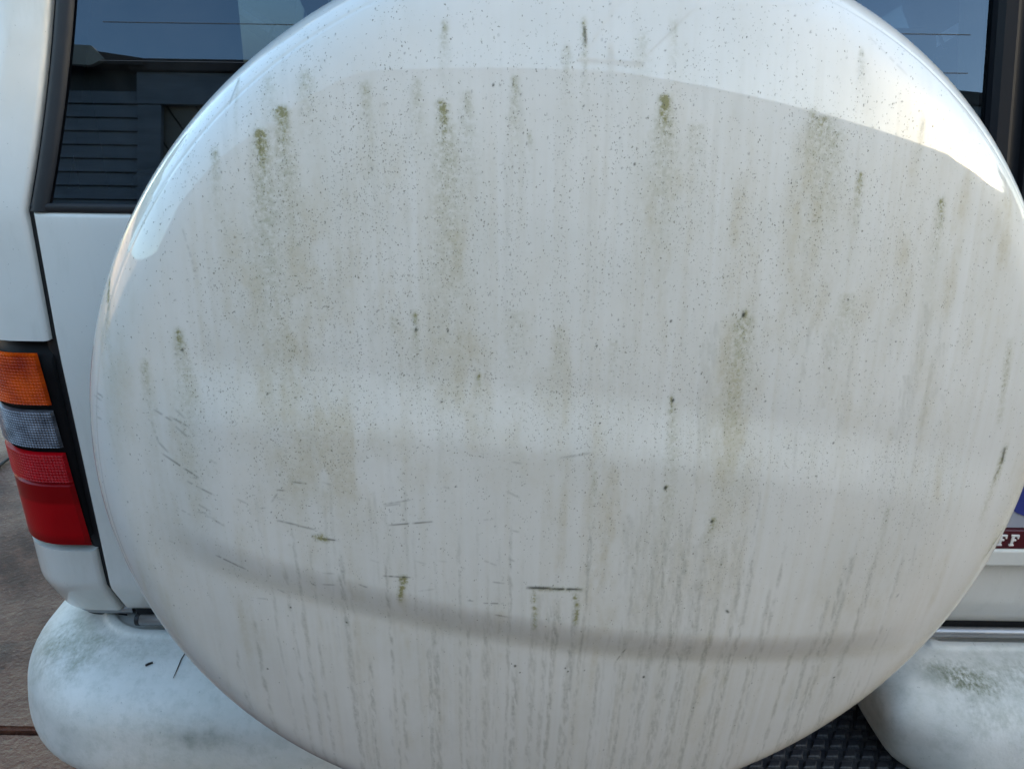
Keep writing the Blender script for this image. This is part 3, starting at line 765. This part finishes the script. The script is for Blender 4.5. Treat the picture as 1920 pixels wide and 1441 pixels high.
for x, y, x1, y1, w, amp in [(1893, 640, 1881, 740, 7, .55), (1881, 740, 1873, 800, 7, .4), (1887, 835, 1864, 908, 7, .7), (1881, 988, 1846, 1045, 6, .6), (1862, 905, 1838, 975, 8, .35), (205, 532, 202, 575, 4, .9), (203, 575, 200, 640, 5, .4)]:
    scratch(x, y, x1, y1, w, amp, moss, .0)
BLOB = [(840, 620, 3), (1258, 602, 3.5), (1207, 1268, 5), (966, 1248, 5), (1564, 1269, 4.2), (780, 618, 4), (1060, 1252, 3), (1065, 1258, 3), (1394, 590, 6), (1248, 914, 6), (1262, 750, 5), (1435, 752, 2.6), (1434, 1000, 0), (828, 753, 3), (855, 912, 2.5),
        (1119, 648, 2.5), (1125, 793, 2.5), (1335, 977, 5), (545, 1138, 3), (650, 1166, 2.8), (502, 1253, 3), (412, 1270, 2.2), (240, 940, 2.2), (1563, 830, 3), (1300, 1326, 2.6), (1132, 1405, 2.6), (1315, 1180, 2.2), (1555, 690, 2.6), (1590, 562, 3), (342, 655, 4), (1190, 308, 3),
        (502, 738, 2.6), (1478, 840, 2.4), (925, 160, 3), (1096, 1256, 2.6), (850, 752, 2.4), (1500, 715, 2.2), (1410, 1280, 2.2), (975, 1260, 2.6), (1175, 1442, 3), (1400, 70, 2.0), (1520, 60, 2.2), (1680, 640, 2.4), (1440, 470, 2.2)]
def blob(x, y, r, amp=1.1):
    a, c_ = cpt(x, y); W_ = max(r*PX*.42, .00052); i = near(a-.006, a+.006, c_-.006, c_+.006)
    d = np.hypot((lx[i]-a)*1.15, (lz[i]-c_)*.9)+(fbm(lx[i]*900, lz[i]*900, 91)-.5)*W_*.9
    dark[i] = np.maximum(dark[i], amp*np.exp(-(d/W_)**3))
for b_ in BLOB:
    if b_[2]: blob(*b_)
for k in range(420):
    x = rng.uniform(200, 1880); y = rng.uniform(5, 1430)
    if y > 900 and rng.random() < .55: continue
    blob(x, y, rng.uniform(.7, 1.9), rng.uniform(.35, .95))
speck = .10 + .80*np.clip(moss, 0, 1) + .75*np.clip(film-.08, 0, 1)
bandU = np.exp(-((lz-np.polyval(pu, np.clip(lx, -.3, .3))+.004)/.030)**2)
speck += .45*bandU*(1-ss(.24, .30, np.abs(lx)))
a, c_ = cpt(640, 380); speck += .55*np.exp(-(((lx-a)/.11)**2+((lz-c_)/.13)**2))
a, c_ = cpt(1400, 330); speck += .25*np.exp(-(((lx-a)/.16)**2+((lz-c_)/.12)**2))
speck *= (1-.88*ss(-.035, -.13, lz))*(1-.5*ss(.26, .34, rl))
speck *= .25+2.2*np.clip(fbm(lx*60, lz*26, 101)-.25, 0, 1)
col = np.stack([np.clip(moss, 0, 1.5), np.clip(film, 0, 1), np.clip(dark, 0, 1.2), np.clip(speck, 0, 1.3)], -1)
a_ = me.attributes.new('weather', 'FLOAT_COLOR', 'POINT'); a_.data.foreach_set('color', col.astype(np.float32).ravel())
a_ = me.attributes.new('drip', 'FLOAT', 'POINT'); a_.data.foreach_set('value', np.clip(drip, 0, 1).astype(np.float32))

M = Mat('weathered_white_shell')
aw = M.n('ShaderNodeAttribute', attribute_name='weather'); sp = M.n('ShaderNodeSeparateColor'); M.l(aw.outputs['Color'], sp.inputs[0])
ad = M.n('ShaderNodeAttribute', attribute_name='drip')
mo, fi, da, sk, dr = sp.outputs[0], sp.outputs[1], sp.outputs[2], aw.outputs['Alpha'], ad.outputs['Fac']
c = M.mix(M.ramp(M.noise(7, 5, .6), .35, .65), (.69, .677, .642), (.62, .612, .578))
c = M.mix(M.math('MULTIPLY', M.ramp(M.noise(34, 6, .7, (1, 1, .45)), .40, .75), .35), c, (.58, .585, .55))
grain = M.ramp(M.noise(520, 3, .6), .42, .66)
c = M.mix(M.math('MULTIPLY', M.math('MINIMUM', M.math('MULTIPLY', fi, 1.2), .9), M.ramp(M.noise(230, 4, .7), .25, .70, .45, .95)), c, (.485, .44, .335))
c = M.mix(M.math('MULTIPLY', dr, M.ramp(M.noise(420, 3, .6), .3, .7, .35, .75)), c, (.27, .265, .215))
mossn = M.ramp(M.noise(330, 4, .7), .36, .62, .15, 1.0)
moc = M.math('ADD', M.math('MULTIPLY', mo, mossn), M.math('MULTIPLY', M.math('MULTIPLY', M.math('MAXIMUM', M.math('SUBTRACT', mo, .55), 0), mossn), .7))
c = M.mix(M.math('MINIMUM', moc, .84), c, (.195, .18, .045))
def flecks(scale, rmin, rmax, gain, seedoff, strech):
    v = M.n('ShaderNodeTexVoronoi', feature='F1'); v.inputs['Scale'].default_value = scale
    mp = M.n('ShaderNodeMapping'); mp.inputs['Location'].default_value = (seedoff, seedoff*1.3, seedoff*.7); mp.inputs['Scale'].default_value = strech
    mp.inputs['Rotation'].default_value = (0, R_(24), 0)
    nz = M.n('ShaderNodeTexNoise'); nz.inputs['Scale'].default_value = 600; M.l(M._c.outputs['Object'], nz.inputs['Vector'])
    vm = M.n('ShaderNodeVectorMath', operation='SCALE'); M.l(nz.outputs['Color'], vm.inputs[0]); vm.inputs['Scale'].default_value = .0022
    va = M.n('ShaderNodeVectorMath', operation='ADD'); M.l(M._c.outputs['Object'], va.inputs[0]); M.l(vm.outputs[0], va.inputs[1])
    M.l(va.outputs[0], mp.inputs['Vector']); M.l(mp.outputs[0], v.inputs['Vector'])
    sep = M.n('ShaderNodeSeparateColor'); M.l(v.outputs['Color'], sep.inputs[0])
    thr = M.math('MULTIPLY', sk, gain)
    on = M.math('GREATER_THAN', thr, sep.outputs[0])              # more cells carry a fleck where the dirt is denser
    size = M.ramp(sep.outputs[1], 0, 1, rmin, rmax)
    dif = M.math('SUBTRACT', size, v.outputs['Distance'])
    return M.math('MULTIPLY', on, M.ramp(dif, 0, .10)), sep.outputs[2]
f1, t1 = flecks(860, .15, .42, 1.6, 3.1, (1, 1, .55))
f2, t2 = flecks(300, .05, .16, .60, 9.7, (1, 1, .6))
f3, t3 = flecks(620, .10, .30, .9, 5.3, (.55, 1, 1))
f1 = M.math('MAXIMUM', f1, f3)
c = M.mix(M.math('MULTIPLY', f1, M.ramp(t1, 0, 1, .25, .75)), c, (.135, .13, .095))
c = M.mix(M.math('MULTIPLY', f2, M.ramp(t2, 0, 1, .45, .95)), c, (.07, .07, .055))
c = M.mix(M.math('MINIMUM', da, .95), c, (.055, .055, .040))
dirt = M.math('MINIMUM', M.math('ADD', M.math('ADD', M.math('MULTIPLY', fi, .45), mo), M.math('ADD', da, M.math('MAXIMUM', f1, f2))), 1)
M.set(Base_Color=c, Roughness=M.ramp(dirt, 0, 1, .42, .75), Coat_Weight=M.ramp(dirt, 0, .9, 1.0, .12))
M.b.inputs['Specular IOR Level'].default_value = .25
M.b.inputs['Coat Roughness'].default_value = .025; M.b.inputs['Coat IOR'].default_value = 1.54
hgt = M.math('ADD', M.math('MULTIPLY', mo, mossn), M.math('ADD', M.math('MULTIPLY', da, .8), M.math('MULTIPLY', M.math('MAXIMUM', f1, f2), .5)))
M.bump(hgt, .35, .0006)
me.materials.append(M.m)
# tyre and bracket behind the cover
def lathe_obj(name, prof, mat, parent, n=64, cx=None, yaw=0):
    V = []
    for r, y in prof:
        for k in range(n):
            a = 2*math.pi*k/n; V.append((r*math.cos(a), y, r*math.sin(a)))
    V = to_world(np.array(V)) if cx is None else np.array(V)+np.array(cx)
    o = mesh(name, V, grid_faces(len(prof), n, True), mat, parent); return o
yb = rows_y[-1]
lathe_obj('spare_tyre', [(.20, yb-.03), (.34, yb-.03), (.362, yb-.02), (.368, yb+.01), (.355, yb+.03), (.33, yb+.045), (.20, yb+.04), (.05, yb+.03), (.001, yb+.03)], m_tyre, car)
MB().box(CC[0]-.07, CC[0]+.07, CC[1]+yb+.03, .06, CC[2]-.10, CC[2]+.10, .006).build('wheel_bracket', m_black, car)

# ------------------------------------------------------------------ rest of the car
YF = 4.35; XL, XRr = -.572, 1.172
side = [(.50, .42), (.50, 1.085), (3.15, 1.06), (4.2, .98), (YF, .80), (YF, .42), (3.95, .42), (3.9, .60), (3.75, .76), (3.45, .80), (3.15, .76), (3.0, .60), (2.95, .42),
        (1.45, .42), (1.4, .60), (1.25, .76), (.95, .80), (.65, .76), (.52, .6)]
for nm, xa, xb in (('body_side', XL, XL+.03), ('body_side', XRr-.03, XRr)):
    MB().prism(side, 'x', xa, xb).build(nm, m_paint, car)
MB().box(XL+.03, XRr-.03, .12, 3.05, .50, .56).build('cabin_floor', m_trim, car)
MB().prism([(3.05, .50), (3.05, 1.06), (4.18, .98), (YF-.01, .80), (YF-.01, .45), (3.3, .45)], 'x', XL+.03, XRr-.03).build('bonnet', m_paint, car)
roof = MB().prism([(.16, 1.60), (.20, 1.68), (.5, 1.72), (1.6, 1.74), (2.3, 1.70), (2.36, 1.66), (2.3, 1.63), (.5, 1.63)], 'x', -.42, 1.02).build('roof', m_paint, car)
MB().box(-.41, 1.01, .17, 2.3, 1.60, 1.625).build('headlining', m_head, car)
for xs in (-1, 1):
    xm = .30; lo = XL+.01 if xs < 0 else XRr-.01; hi = -.40 if xs < 0 else 1.0
    def pil(y0, y1, y0t, y1t):
        w = .03*xs*-1
        V = [(lo, y0, 1.06), (lo, y1, 1.06), (lo+w, y1, 1.06), (lo+w, y0, 1.06), (hi, y0t, 1.64), (hi, y1t, 1.64), (hi+w, y1t, 1.64), (hi+w, y0t, 1.64)]
        return MB().add(V, [(0, 1, 2, 3), (4, 5, 6, 7), (0, 1, 5, 4), (1, 2, 6, 5), (2, 3, 7, 6), (3, 0, 4, 7)]).build('roof_pillar', m_paint, car)
    pil(.46, .56, .40, .50); pil(1.28, 1.38, 1.2, 1.3); pil(2.15, 2.27, 2.1, 2.2); pil(3.0, 3.06, 2.28, 2.34)
    for (a, b, at0, bt) in ((.56, 1.28, .50, 1.2), (1.38, 2.15, 1.3, 2.1)):
        V = [(lo+.004*-xs, a, 1.065), (lo+.004*-xs, b, 1.065), (hi+.004*-xs, bt, 1.63), (hi+.004*-xs, at0, 1.63)]
        mesh('side_window', V, [(0, 1, 2, 3)], m_glass, car, False)
mesh('windscreen', [(XL+.06, 3.03, 1.06), (XRr-.06, 3.03, 1.06), (1.0, 2.32, 1.64), (-.40, 2.32, 1.64)], [(0, 1, 2, 3)], m_glass, car, False)
# cabin: side trim, seats, belts, folded cover behind the glass
MB().prism([(.13, .55), (.13, 1.56), (.20, 1.60), (.62, 1.60), (.60, 1.10), (.9, 1.05), (.9, .55)], 'x', -.455, -.425).build('cabin_side_trim', m_trim, car)
MB().prism([(.13, .55), (.13, 1.56), (.20, 1.60), (.62, 1.60), (.60, 1.10), (.9, 1.05), (.9, .55)], 'x', 1.02, 1.05).build('cabin_side_trim', m_trim, car)
def seat(name, x0, x1, y, zt):
    s = MB().prism([(y, .56), (y+.10, zt), (y+.16, zt+.02), (y+.22, zt-.03), (y+.14, .72), (y+.6, .78), (y+.62, .56)], 'x', x0, x1).build(name, m_seat, car); autosmooth(s, 50)
    for xc in ((x0+x1)/2,) if x1-x0 < .8 else (x0+.25, x1-.25):
        h = MB().box(xc-.13, xc+.13, y+.10, y+.19, zt+.06, zt+.22, .035).build('headrest', m_seat, s); autosmooth(h, 60)
        MB().tube([(xc-.06, y+.14, zt-.02), (xc-.06, y+.14, zt+.09)], .006).build('headrest_post', m_silver, s); MB().tube([(xc+.06, y+.14, zt-.02), (xc+.06, y+.14, zt+.09)], .006).build('headrest_post', m_silver, s)
seat('rear_seat', -.45, 1.05, 1.05, 1.10); seat('front_seat', -.42, .16, 2.0, 1.12); seat('front_seat', .44, 1.02, 2.0, 1.12)
b = MB()
for (x, y, z), (x2, y2, z2) in (((-.405, .66, 1.50), (-.26, 1.02, 1.02)),):
    b.add([(x-.024, y, z), (x+.024, y, z), (x2+.024, y2, z2), (x2-.024, y2, z2), (x-.024, y+.003, z), (x+.024, y+.003, z), (x2+.024, y2+.003, z2), (x2-.024, y2+.003, z2)],
          [(0, 1, 2, 3), (7, 6, 5, 4), (0, 4, 5, 1), (1, 5, 6, 2), (2, 6, 7, 3), (3, 7, 4, 0)])
b.build('seat_belt', m_belt, car)
lc = MB().box(-.42, 1.0, .16, .30, 1.06, 1.112, .014).build('luggage_cover', simple('luggage_vinyl', (.035, .035, .04), .5, bump=.2, bscale=160), car); autosmooth(lc, 60)
for X_, Y_ in ((XL+.11, .95), (XL+.11, 3.45), (XRr-.11, .95), (XRr-.11, 3.45)):
    w = lathe_obj('wheel', [(.20, -.10), (.34, -.115), (.365, -.09), (.37, 0), (.365, .09), (.34, .115), (.20, .10), (.19, 0), (.20, -.10)], m_tyre, car, 40, (0, 0, 0))
    rm = lathe_obj('rim', [(.02, -.06), (.10, -.07), (.17, -.05), (.20, -.09), (.20, .09), (.17, .05), (.02, .06)], m_rim, w, 40, (0, 0, 0))
    rm.location = (0, 0, 0)
    w.location = Vector((X_, Y_, .37))-origin(car); w.rotation_euler = (0, 0, math.pi/2)

# ================================================================== SMALL THINGS ON BUMPER AND GROUND
m_twig = simple('twig_bark', (.022, .020, .018), .8, var=.4, nscale=200)
def lay(bv, pts, r, lift):
    out = []
    for x, y in pts:
        h = bv.ray_cast(Vector(CAM), Vector(ray(x, y)).normalized()); out.append(h[0]+h[1]*lift if h[1].z > 0 else h[0]-h[1]*lift)
    return out
tag(MB().tube(lay(bvL, [(273, 1248), (279, 1245), (287, 1242)], .001, .0012), [.0012, .0015, .0011], 6).build('twig', m_twig, smooth=True),
    'short thick dark twig lying on the left half of the bumper', 'twig')
tag(MB().tube(lay(bvL, [(347, 1225), (341, 1234), (336, 1246), (331, 1258), (325, 1271)], .001, .0008), [.0005, .0006, .0006, .0005, .0003], 6).build('grass_stalk', m_twig, smooth=True),
    'thin curved dark stalk lying on the bumper close to the wheel cover', 'stalk')
def gtube(name, pts, r, label, cat):
    P_ = [atz(x, y, .006) for x, y in pts]
    tag(MB().tube(P_, r, 6).build(name, simple(name+'_bark', (.05, .045, .04), .8), smooth=True), label, cat)
gtube('stick', [(-60, 905), (-10, 880), (12, 862), (30, 850)], [.006, .006, .005, .003], 'thin grey stick on the ground at the left, pointing to the tail lamp', 'stick')

# ================================================================== WHAT STANDS BEHIND THE CAMERA (seen in the glass and paint)
m_board = simple('grey_weatherboard', (.29, .29, .30), .7, var=.25, nscale=3, stretch=(1, 1, 6))
m_fascia = simple('cream_fascia', (.55, .46, .36), .6)
m_tile = simple('roof_tile', (.09, .06, .05), .8, var=.3)
m_fence = simple('fence_timber', (.38, .30, .23), .8, var=.3, nscale=4)
m_gap = simple('timber_shadow_backing', (.10, .095, .09), .9)
def board_wall(parent, p0, p1, z0, z1, pitch, mat):
    d = Vector((p1[0]-p0[0], p1[1]-p0[1], 0)); L = d.length; n = int((z1-z0)/pitch)
    me_ = None
    for k in range(n):
        if me_ is None:
            b = MB(); V = []
            for xx in (0, L):
                V += [(xx, 0, 0), (xx, -.022, .004), (xx, -.010, pitch-.002), (xx, 0, pitch-.002)]
            b.add(V, [(0, 1, 2, 3), (7, 6, 5, 4), (0, 4, 5, 1), (1, 5, 6, 2), (2, 6, 7, 3), (3, 7, 4, 0)])
            o = b.build('weatherboard', mat, parent); me_ = o.data
        else: o = link('weatherboard', me_, None, parent)
        o.location = Vector((p0[0], p0[1], z0+k*pitch))-origin(parent); o.rotation_euler = (0, 0, math.atan2(d.y, d.x))
# 1. weatherboard house behind to the left
h1 = empty('weatherboard_house', (-6, -6, 0), 'grey weatherboard house with cream eaves, mirrored in the left rear window', 'house')
MB().box(-5.6, -2.37, -9, -4.03, 0, 2.84).build('wall', m_gap, h1)
board_wall(h1, (-2.36, -4.02), (-5.6, -4.02), .05, 2.72, .085, m_board)
MB().prism([(-5.8, 2.84), (-2.30, 2.82), (-2.30, 2.86), (-2.60, 2.90), (-4.2, 3.3), (-5.8, 2.95)], 'y', -9.2, -3.93).build('roof', m_tile, h1)
MB().prism([(-5.8, 2.90), (-5.8, 3.02), (-2.60, 2.92), (-2.52, 2.84), (-2.60, 2.80)], 'y', -3.93, -3.90).build('fascia', m_fascia, h1)
# 2. timber garage with slanting boards straight behind
g1 = empty('timber_garage', (1.8, -6, 0), 'low timber garage with slanting boards, mirrored in the rear window and wheel cover', 'garage')
EV = 2.80; KNEE = 1.3; END = 7.5; LOW = 2.32
MB().prism([(-2.36, 0), (END, 0), (END, LOW-.06), (KNEE, EV-.01), (-2.36, EV-.01)], 'y', -8, -4.08).build('wall', m_gap, g1)
MB().prism([(-2.40, EV), (KNEE, EV), (END+.05, LOW-.06), (END+.05, LOW+.02), (KNEE, EV+.07), (-2.40, EV+.07)], 'y', -8.1, -3.96).build('roof', m_tile, g1)
MB().prism([(-2.36, EV-.20), (KNEE, EV-.20), (END, LOW-.26), (END, LOW-.065), (KNEE, EV-.005), (-2.36, EV-.005)], 'y', -4.02, -3.985).build('fascia', m_board, g1)
MB().box(-2.355, -2.21, -4.03, -3.99, 0, EV-.205).build('corner_board', m_board, g1)
for k in range(54):                                      # slanting boarding
    xb = -2.10+k*.185; lean = R_(36)
    zt = EV-.08 if xb-1.8 < KNEE else EV-.08-(EV-LOW)/(END-KNEE)*(xb-1.8-KNEE)
    L = min((zt-.1)/math.cos(lean), (xb+2.28)/math.sin(lean))
    if L < .2 or xb > END-.1: continue
    o = MB().box(-.069, .069, -.02, 0, 0, L).build('slanting_board', m_fence, g1)
    o.location = Vector((xb, -4.04-.010*(k % 2), .05))-origin(g1); o.rotation_euler = (random.uniform(-.004, .004), -lean, 0)
# 3. fence and far house to the right, wires above
f1_ = empty('board_fence', (5.2, -2, 0), 'tall plain board fence along the right side of the drive', 'fence')
me_ = None
for k in range(48):
    if me_ is None:
        o = MB().box(-.012, .012, -.072, .072, 0, 1.85).build('fence_board', m_fence, f1_); me_ = o.data
    else: o = link('fence_board', me_, None, f1_)
    o.location = Vector((5.2, -3.8+k*.15, 0))-origin(f1_)
MB().box(5.215, 5.26, -3.9, 3.4, .4, .5).build('fence_rail', m_fence, f1_); MB().box(5.215, 5.26, -3.9, 3.4, 1.4, 1.5).build('fence_rail', m_fence, f1_)
f2_ = empty('board_fence', (-4.9, 0, 0), 'board fence added on the open left side to cut the bright sky reflection', 'fence')  # unseen fence, added to cut bright sky off the cover's left rim
for k in range(50):
    o = link('fence_board', me_, None, f2_); o.location = Vector((-4.9, -3.85+k*.15, 0))-origin(f2_)
MB().box(-4.96, -4.915, -3.9, 3.6, .4, .5).build('fence_rail', m_fence, f2_); MB().box(-4.96, -4.915, -3.9, 3.6, 1.4, 1.5).build('fence_rail', m_fence, f2_)
h2 = empty('sun_block_house', (16, -6, 0), 'pale house with dark pitched roof, added beyond the board fence to block the sun', 'house')  # out of view, added to keep the low sun off the car
m_pale = simple('pale_render', (.40, .38, .35), .8)
MB().box(14, 24, -16, 4, 0, 3.2).build('wall', m_pale, h2)
MB().prism([(13.5, 3.2), (24.5, 3.2), (19, 4.9)], 'y', -16.5, 4.5).build('roof', m_tile, h2)
for k in range(5):
    fr_ = MB().box(13.96, 14.02, -14+k*3.6, -12.6+k*3.6, 1.2, 2.5).build('window', simple('window_white', (.6, .6, .6), .5) if k == 0 else bpy.data.materials['window_white'], h2)
    MB().box(13.94, 13.965, -13.9+k*3.6, -12.7+k*3.6, 1.3, 2.4).build('pane', m_black, fr_)
m_pole = simple('pole_timber', (.12, .10, .08), .9)
for k, (x, y) in enumerate(((3.6, -11.5), (3.6, 9.5))):
    p_ = empty('utility_pole', (x, y, 0), ('short timber utility pole behind the timber garage', 'short timber utility pole in front of the car')[k], 'utility pole', 'poles carrying the overhead wires')
    MB().tube([(x, y, 0), (x, y, 7.0)], [.12, .09], 12).build('pole', m_pole, p_, smooth=True); MB().box(x-.9, x+.9, y-.06, y+.06, 6.4, 6.52).build('crossarm', m_pole, p_)
for k, (dx, zz) in enumerate(((-.8, 6.55), (.8, 6.55))):
    pts = [(3.6+dx, -11.5+21*t, zz-.4*4*t*(1-t)) for t in np.linspace(0, 1, 16)]
    tag(MB().tube(pts, .030, 6).build('overhead_wire', m_black, smooth=True), ('overhead wire between the poles, nearest the car', 'overhead wire between the poles, farthest from the car')[k], 'wire', 'overhead wires right of the car')
# trees beyond the fence
M = Mat('leaf_green'); M.set(Base_Color=M.mix(M.noise(3, 3), (.035, .06, .02), (.09, .12, .04)), Roughness=.6); m_leaf = M.m
m_bark = simple('bark', (.09, .07, .055), .9)
def tree(x, y, h, r, label, seed):
    rg = random.Random(seed)
    t = empty('garden_tree', (x, y, 0), label, 'tree', 'trees beyond the right hand fence')
    MB().tube([(x, y, 0), (x+.1, y, h*.4), (x, y+.1, h*.8)], [.16, .11, .04], 8).build('trunk', m_bark, t, smooth=True)
    V = []; F = []
    for c_ in range(26):
        a = rg.uniform(0, 6.283); rr_ = r*math.sqrt(rg.random()); cz = h*(.45+.5*rg.random())
        cx_, cy_ = x+rr_*math.cos(a), y+rr_*math.sin(a); cr = rg.uniform(.3, .55)*r*.7
        for k in range(110):
            d = Vector((rg.gauss(0, 1), rg.gauss(0, 1), rg.gauss(0, 1))).normalized()*cr*rg.random()**.4
            p = Vector((cx_, cy_, cz))+d; n = Vector((rg.gauss(0, 1), rg.gauss(0, 1), rg.gauss(0, 1))).normalized(); a1 = n.orthogonal()*.07; b1 = n.cross(a1)*1.6
            i0 = len(V); V += [(p-a1-b1)[:], (p+a1-b1)[:], (p+a1+b1)[:], (p-a1+b1)[:]]; F.append((i0, i0+1, i0+2, i0+3))
    mesh('crown', V, F, m_leaf, t, False)
tree(9.5, 1.5, 3.4, 1.3, 'bushy green tree beyond the fence, nearest to the car', 1)
tree(10.5, -4.5, 3.0, 1.2, 'low bushy tree beyond the fence, next to the garage', 2)
tree(-6.5, 3.0, 3.2, 1.4, 'bushy tree on the open left side of the drive', 3)
